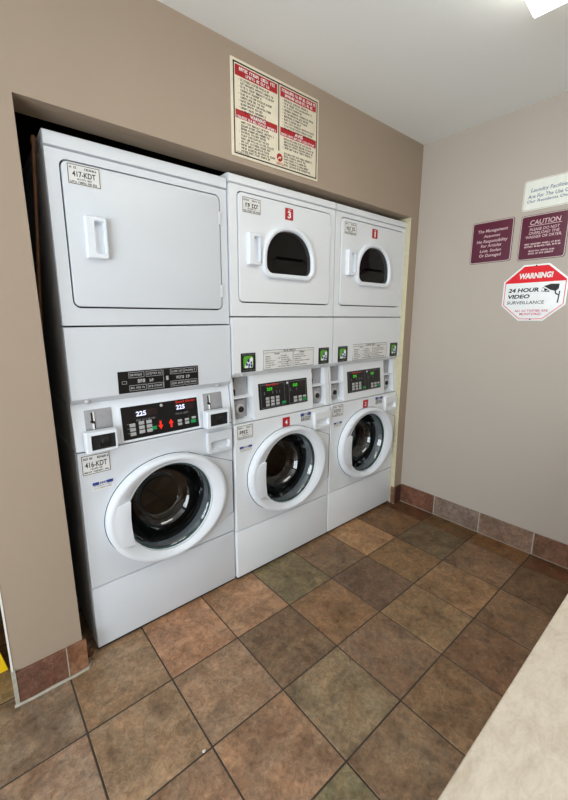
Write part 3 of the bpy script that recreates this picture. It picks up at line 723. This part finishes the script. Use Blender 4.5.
obj('band_lettering', bm, M['white'], root, off, smooth=0); bm = bmesh.new(); text(bm, 'AVIS', 1.04, 1.092, 2.193, 2.207, y2, bold=.03); strokes(bm, .957, 1.176, 2.180, .009, y2)
obj('band_lettering', bm, M['white'], root, off, smooth=0)
bm = bmesh.new(); dots = bmesh.new()
for (xa, xb) in ((.738, .930), (.975, 1.172)):
    for k in range(10):
        z = 2.318-.0126*k; strokes(bm, xa, xa+(xb-xa)*RNG.uniform(.55, .97), z, .0080, y)
        if k % 2 == 0 or xa > .9: rect(dots, xa-.010, xa-.007, z+.002, z+.005, y)
    for k in range(10):
        if xa > .9 and k == 4: continue
        z = 2.163-.0120*k; strokes(bm, xa, xa+(xb-xa)*RNG.uniform(.70, .98), z, .0080, y)
        if k in (3, 7): rect(dots, xa-.010, xa-.007, z+.002, z+.005, y)
strokes(bm, .715, .78, 2.049, .004, y)
obj('lettering', bm, M['ink'], root, off, smooth=0)
obj('bullet', dots, M['red'], root, off, smooth=0)
bm = bmesh.new(); bm.faces.new([bm.verts.new((.949+.017*math.cos(a), y-.0004, 2.083+.017*math.sin(a))) for a in thetas(32)]); strokes(bm, .930, .972, 2.052, .0055, y-.0004); strokes(bm, .930, .972, 2.059, .0035, y-.0004)
lg = obj('emblem', bm, M['red'], root, off, smooth=0)
bm = bmesh.new(); bm.faces.new([bm.verts.new((.949+q[0], y-.0008, 2.083+q[1])) for q in ((-.012, -.012), (.0, -.003), (.002, -.008), (.010, .004), (.006, .005), (.004, .0), (.0, .004), (-.010, -.004))]); obj('emblem_mark', bm, M['cream'], lg, off, smooth=0)

# signs on the right wall: local x runs along the wall, away from the alcove
def wall_sign(name, label, yc, z0): return thing(name, label, 'sign', (XR, yc, z0), -PI/2)
def plaque(root, hw, h, m, edge, rad=.012):
    bm = bmesh.new(); slab(bm, rrect(-hw, hw, 0, h, rad, 5), -.0035, 0, .001); obj('panel', bm, M[m], root)
    bm = bmesh.new(); o1 = rrect(-hw+.0025, hw-.0025, .0025, h-.0025, rad, 5); i1 = rrect(-hw+.006, hw-.006, .006, h-.006, rad-.002, 5)
    loft(bm, [xz(o1, -.0039), xz(i1, -.0039)]); obj('border', bm, M[edge], root, smooth=0)
def lines(root, yc, z0, rows, m, shear=0., bold=0.):
    bm = bmesh.new()
    for (s, ya, yb, za, zb, *k) in rows:
        if s is None: strokes(bm, yc-ya, yc-yb, za-z0, zb-za, -.004)
        elif s == '_': rect(bm, yc-ya, yc-yb, za-z0, zb-z0, -.004)
        else: text(bm, s, yc-ya, yc-yb, za-z0, zb-z0, -.004, bold=bold, shear=shear)
    obj('lettering', bm, M[m], root, smooth=0)
yc, z0 = -.501, 1.678
s = wall_sign('management_sign', 'maroon plastic sign reading The Management Assumes No Responsibility', yc, z0)
plaque(s, .111, .231, 'maroon', 'bevel')
lines(s, yc, z0, [('The Management', -.424, -.583, 1.843, 1.865), ('Assumes', -.458, -.545, 1.820, 1.835), ('No Responsibility', -.422, -.586, 1.786, 1.808), ('For Articles', -.447, -.556, 1.766, 1.783),
     ('Lost, Stolen', -.444, -.558, 1.737, 1.755), ('Or Damaged', -.442, -.560, 1.708, 1.729)], 'palepink', .12, .006)
yc, z0 = -.754, 1.669
s = wall_sign('caution_sign', 'maroon plastic sign headed CAUTION about overloading the washer or dryer', yc, z0)
plaque(s, .109, .230, 'maroon', 'bevel')
lines(s, yc, z0, [('CAUTION', -.690, -.826, 1.848, 1.872), ('_', -.684, -.832, 1.8415, 1.8440), ('PLEASE DO NOT', -.691, -.825, 1.818, 1.832), ('OVERLOAD THE', -.689, -.826, 1.799, 1.813), ('WASHER OR DRYER.', -.676, -.838, 1.780, 1.794),
     (None, -.675, -.838, 1.747, 1.755), (None, -.675, -.838, 1.734, 1.742), (None, -.698, -.816, 1.711, 1.719), (None, -.697, -.813, 1.698, 1.706)], 'palepink', .1, .006)
yc, z0 = -.7585, 1.923
s = wall_sign('residents_sign', 'ivory plastic sign with blue lettering for residents, topmost on the right wall', yc, z0)
plaque(s, .1175, .151, 'ivory', 'bevel', .014)
lines(s, yc, z0, [('Laundry Facilities', -.676, -.842, 2.008, 2.031), ('Are For The Use Of', -.664, -.853, 1.983, 2.001), ('Our Residents Only', -.663, -.856, 1.957, 1.975)], 'navy', .14, .006)

yc, z0 = -.7445, 1.347
s = wall_sign('surveillance_sign', 'white and red octagonal WARNING 24 hour video surveillance sign', yc, z0)
def octo(e):
    H = .149-e; Wd = .151-e; a, b = .059-e*.41, .066-e*.41
    return [(-a, .149-H), (a, .149-H), (Wd, .149-b), (Wd, .149+b), (a, .149+H), (-a, .149+H), (-Wd, .149+b), (-Wd, .149-b)]
bm = bmesh.new(); slab(bm, octo(0), -.003, 0, .0008); obj('panel', bm, M['whitesign'], s)
bm = bmesh.new(); loft(bm, [xz(octo(.0085), -.0034), xz(octo(.0120), -.0034)])
zt = 1.551-z0
b = octo(.012); xl = b[6][0]+0; 
bm.faces.new([bm.verts.new((p[0], -.0036, p[1])) for p in ((-.139, zt), (.139, zt), (.139, b[3][1]), b[4], b[5], (-.139, b[6][1]))])
obj('red_band', bm, M['redsign'], s, smooth=0)
def oct_text(rows, m, bold, shear=0.):
    bm = bmesh.new()
    for (t_, ya, yb, za, zb) in rows: text(bm, t_, yc-ya, yc-yb, za-z0, zb-z0, -.0042, bold=bold, shear=shear)
    return bm
obj('heading', oct_text([('WARNING!', -.668, -.826, 1.571, 1.602)], 'white', .05, .12), M['white'], s, smooth=0)
bm = oct_text([('24 HOUR', -.622, -.770, 1.501, 1.523), ('VIDEO', -.622, -.730, 1.468, 1.489)], 'ink', .035, .12)
b3 = oct_text([('SURVEILLANCE', -.621, -.800, 1.437, 1.454)], 'ink', .008, .05)
me = bpy.data.meshes.new('t'); b3.to_mesh(me); b3.free(); bm.from_mesh(me); bpy.data.meshes.remove(me)
obj('lettering', bm, M['ink'], s, smooth=0)
obj('small_lettering', oct_text([('ALL ACTIVITIES ARE', -.664, -.823, 1.395, 1.407), ('MONITORED', -.690, -.794, 1.377, 1.390)], 'pinkink', .012, .1), M['pinkink'], s, smooth=0)
bm = bmesh.new()
Q = lambda y_, z_: bm.verts.new((yc-y_, -.0042, z_-z0))
bm.faces.new([Q(-.790, 1.528), Q(-.822, 1.507), Q(-.846, 1.501), Q(-.858, 1.512), Q(-.859, 1.536), Q(-.822, 1.538)])
bm.faces.new([Q(-.840, 1.502), Q(-.846, 1.502), Q(-.849, 1.490), Q(-.862, 1.482), Q(-.862, 1.476), Q(-.845, 1.485)])
bm.faces.new([Q(-.861, 1.500), Q(-.866, 1.500), Q(-.8625, 1.440), Q(-.8565, 1.440)])
for a, bq in (((-.786, 1.523), (-.818, 1.503)), ((-.786, 1.523), (-.781, 1.505)), ((-.781, 1.505), (-.818, 1.500)), ((-.818, 1.503), (-.818, 1.500))):
    bm.faces.new([Q(a[0], a[1]), Q(bq[0], bq[1]), Q(bq[0], bq[1]-.0035), Q(a[0], a[1]-.0035)])
bm.faces.new([Q(-.800+.007*math.cos(a), 1.509+.006*math.sin(a)) for a in thetas(12)])
obj('camera_symbol', bm, M['ink'], s, smooth=0)
for zz in (.291, .008):
    bm = bmesh.new(); lathe_y(bm, 0, zz, [(.004, -.003), (.004, -.005), (.002, -.006), (0, -.006)], 10); obj('screw', bm, M['darksteel'], s)

# ------------------------------------------------------------------ counter, lamp, small things
cl = thing('counter', 'pale stone-patterned laminate counter in the lower right foreground', 'counter', (.95, -1.75, 0))
bm = bmesh.new(); box(bm, -1.15, 1.2075, -.23, .385, .862, .9, .004, 2); obj('countertop', bm, M['counter'], cl)
for px in (-1.10, .02, 1.15):
    bm = bmesh.new(); box(bm, px-.015, px+.015, -.20, .30, .0, .862); obj('support_panel', bm, M['housing'], cl)

FX0, FX1, FY0, FY1 = .15, 1.370, -1.184, -.880
lamp = thing('ceiling_light', 'lit white fluorescent ceiling fixture at the top right corner', 'ceiling light', ((FX0+FX1)/2, (FY0+FY1)/2, ZC-.09))
lamp.rotation_euler = (0, 0, .07); lamp.location = Vector((FX1, FY1, ZC-.09))-Matrix.Rotation(.07, 3, 'Z') @ Vector(((FX1-FX0)/2, (FY1-FY0)/2, 0))
off = (-(FX0+FX1)/2, -(FY0+FY1)/2, -(ZC-.09))
bm = bmesh.new(); box(bm, FX0+.03, FX1-.03, FY0+.03, FY1-.03, ZC-.03, ZC-.001, .003); obj('housing', bm, M['housing'], lamp, off)
bm = bmesh.new(); zt, zb = ZC-.028, ZC-.085
loop = lambda e, z: [(FX0+e, FY0+e, z), (FX1-e, FY0+e, z), (FX1-e, FY1-e, z), (FX0+e, FY1-e, z)]
loft(bm, [loop(.006, zt), loop(.0, zb+.006), loop(.004, zb)], True, True); obj('diffuser', bm, M['lens'], lamp, off)

# wooden stick leaning in the gap beside the first machine
bm = bmesh.new()
p0, p1 = Vector((-.0165, .058, 1.945)), Vector((-.122, .25, 0.012))
pts = [p0+(p1-p0)*t for t in (0, .004, .010, .016, .5, 1)]
tube(bm, [tuple(q) for q in pts], [.004, .008, .009, .0055, .0055, .0055], 12)
tag(obj('wooden_stick', bm, M['wood']), 'thin brown wooden stick leaning in the dark gap beside the first dryer', 'stick')

# yellow item seen past the left edge of the wall end
ys = thing('floor_sign', 'yellow plastic floor sign mostly hidden behind the left wall end', 'floor sign', (-.500, .30, 0))
for sg in (-1, 1):
    bm = bmesh.new(); tz = .58
    loops = []
    for k, (z, w) in enumerate(((0, .20), (.03, .194), (.55, .078), (.58, .072))):
        c = sg*.14*(1-z/.60); loops.append([(-w, c-.008, z), (w, c-.008, z), (w, c+.008, z), (-w, c+.008, z)])
    loft(bm, loops, True, True); obj('panel', bm, M['yellow'], ys)
bm = bmesh.new(); box(bm, -.05, .05, -.012, .012, .575, .62, .005, 2); obj('handle', bm, M['yellow'], ys)

rs = random.Random(5)
def chunk(name, x, y, s, m, label, cat):
    bm = bmesh.new(); bmesh.ops.create_icosphere(bm, subdivisions=2, radius=1)
    for v in bm.verts:
        k = 1+rs.uniform(-.22, .22); v.co = Vector((v.co.x*s[0]*k, v.co.y*s[1]*k, max(-.5, v.co.z)*s[2]*k))
    zmin = min(v.co.z for v in bm.verts)
    for v in bm.verts: v.co.z -= zmin
    o = obj(name, bm, M[m], smooth=0); o.location = (x, y, 0); tag(o, label, cat)
chunk('lint_scrap', .157, -.598, (.006, .004, .004), 'lint', 'tiny white scrap of lint on the floor tiles', 'scrap')
chunk('grout_chunk', -.030, .012, (.014, .012, .022), 'wood', 'brown broken chunk on the floor beside the left wall end', 'rubble')

# ------------------------------------------------------------------ light
KL = dict(window=84.)
L = bpy.data.lights.new('window_daylight', 'AREA'); L.shape = 'RECTANGLE'; L.size = WY1-WY0-.1; L.size_y = WZ1-WZ0-.1; L.energy = KL['window']; L.color = (.87, .945, 1.0)
o = bpy.data.objects.new('window_daylight', L); COL.objects.link(o); o.location = (XA-.085, (WY0+WY1)/2, (WZ0+WZ1)/2); o.rotation_euler = (PI/2, 0, -PI/2)
w = bpy.data.worlds.new('World'); sc.world = w; w.use_nodes = True
w.node_tree.nodes['Background'].inputs['Color'].default_value = (.8, .88, 1, 1); w.node_tree.nodes['Background'].inputs['Strength'].default_value = .6

# ------------------------------------------------------------------ camera
Mrot = Matrix(((0.77314249, 0.12590035, -0.62161064), (-0.63422669, 0.149329, -0.75858906), (-0.00268213, 0.98073949, 0.19530195)))
cam = bpy.data.cameras.new('camera'); co = bpy.data.objects.new('camera', cam); COL.objects.link(co)
co.matrix_world = Matrix.Translation((-0.27766376, -1.48378459, 1.35927267)) @ Mrot.to_4x4()
cam.sensor_fit = 'AUTO'; cam.sensor_width = 36; cam.lens = 376.618*36/800
cam.shift_x = (284-273.398)/800; cam.shift_y = (394.163-400)/800
cam.clip_start = .02
sc.camera = co
sc.view_settings.view_transform = 'Standard'; sc.view_settings.look = 'None'; sc.view_settings.gamma = 1; sc.view_settings.use_curve_mapping = False
sc.view_settings.exposure = 0.26
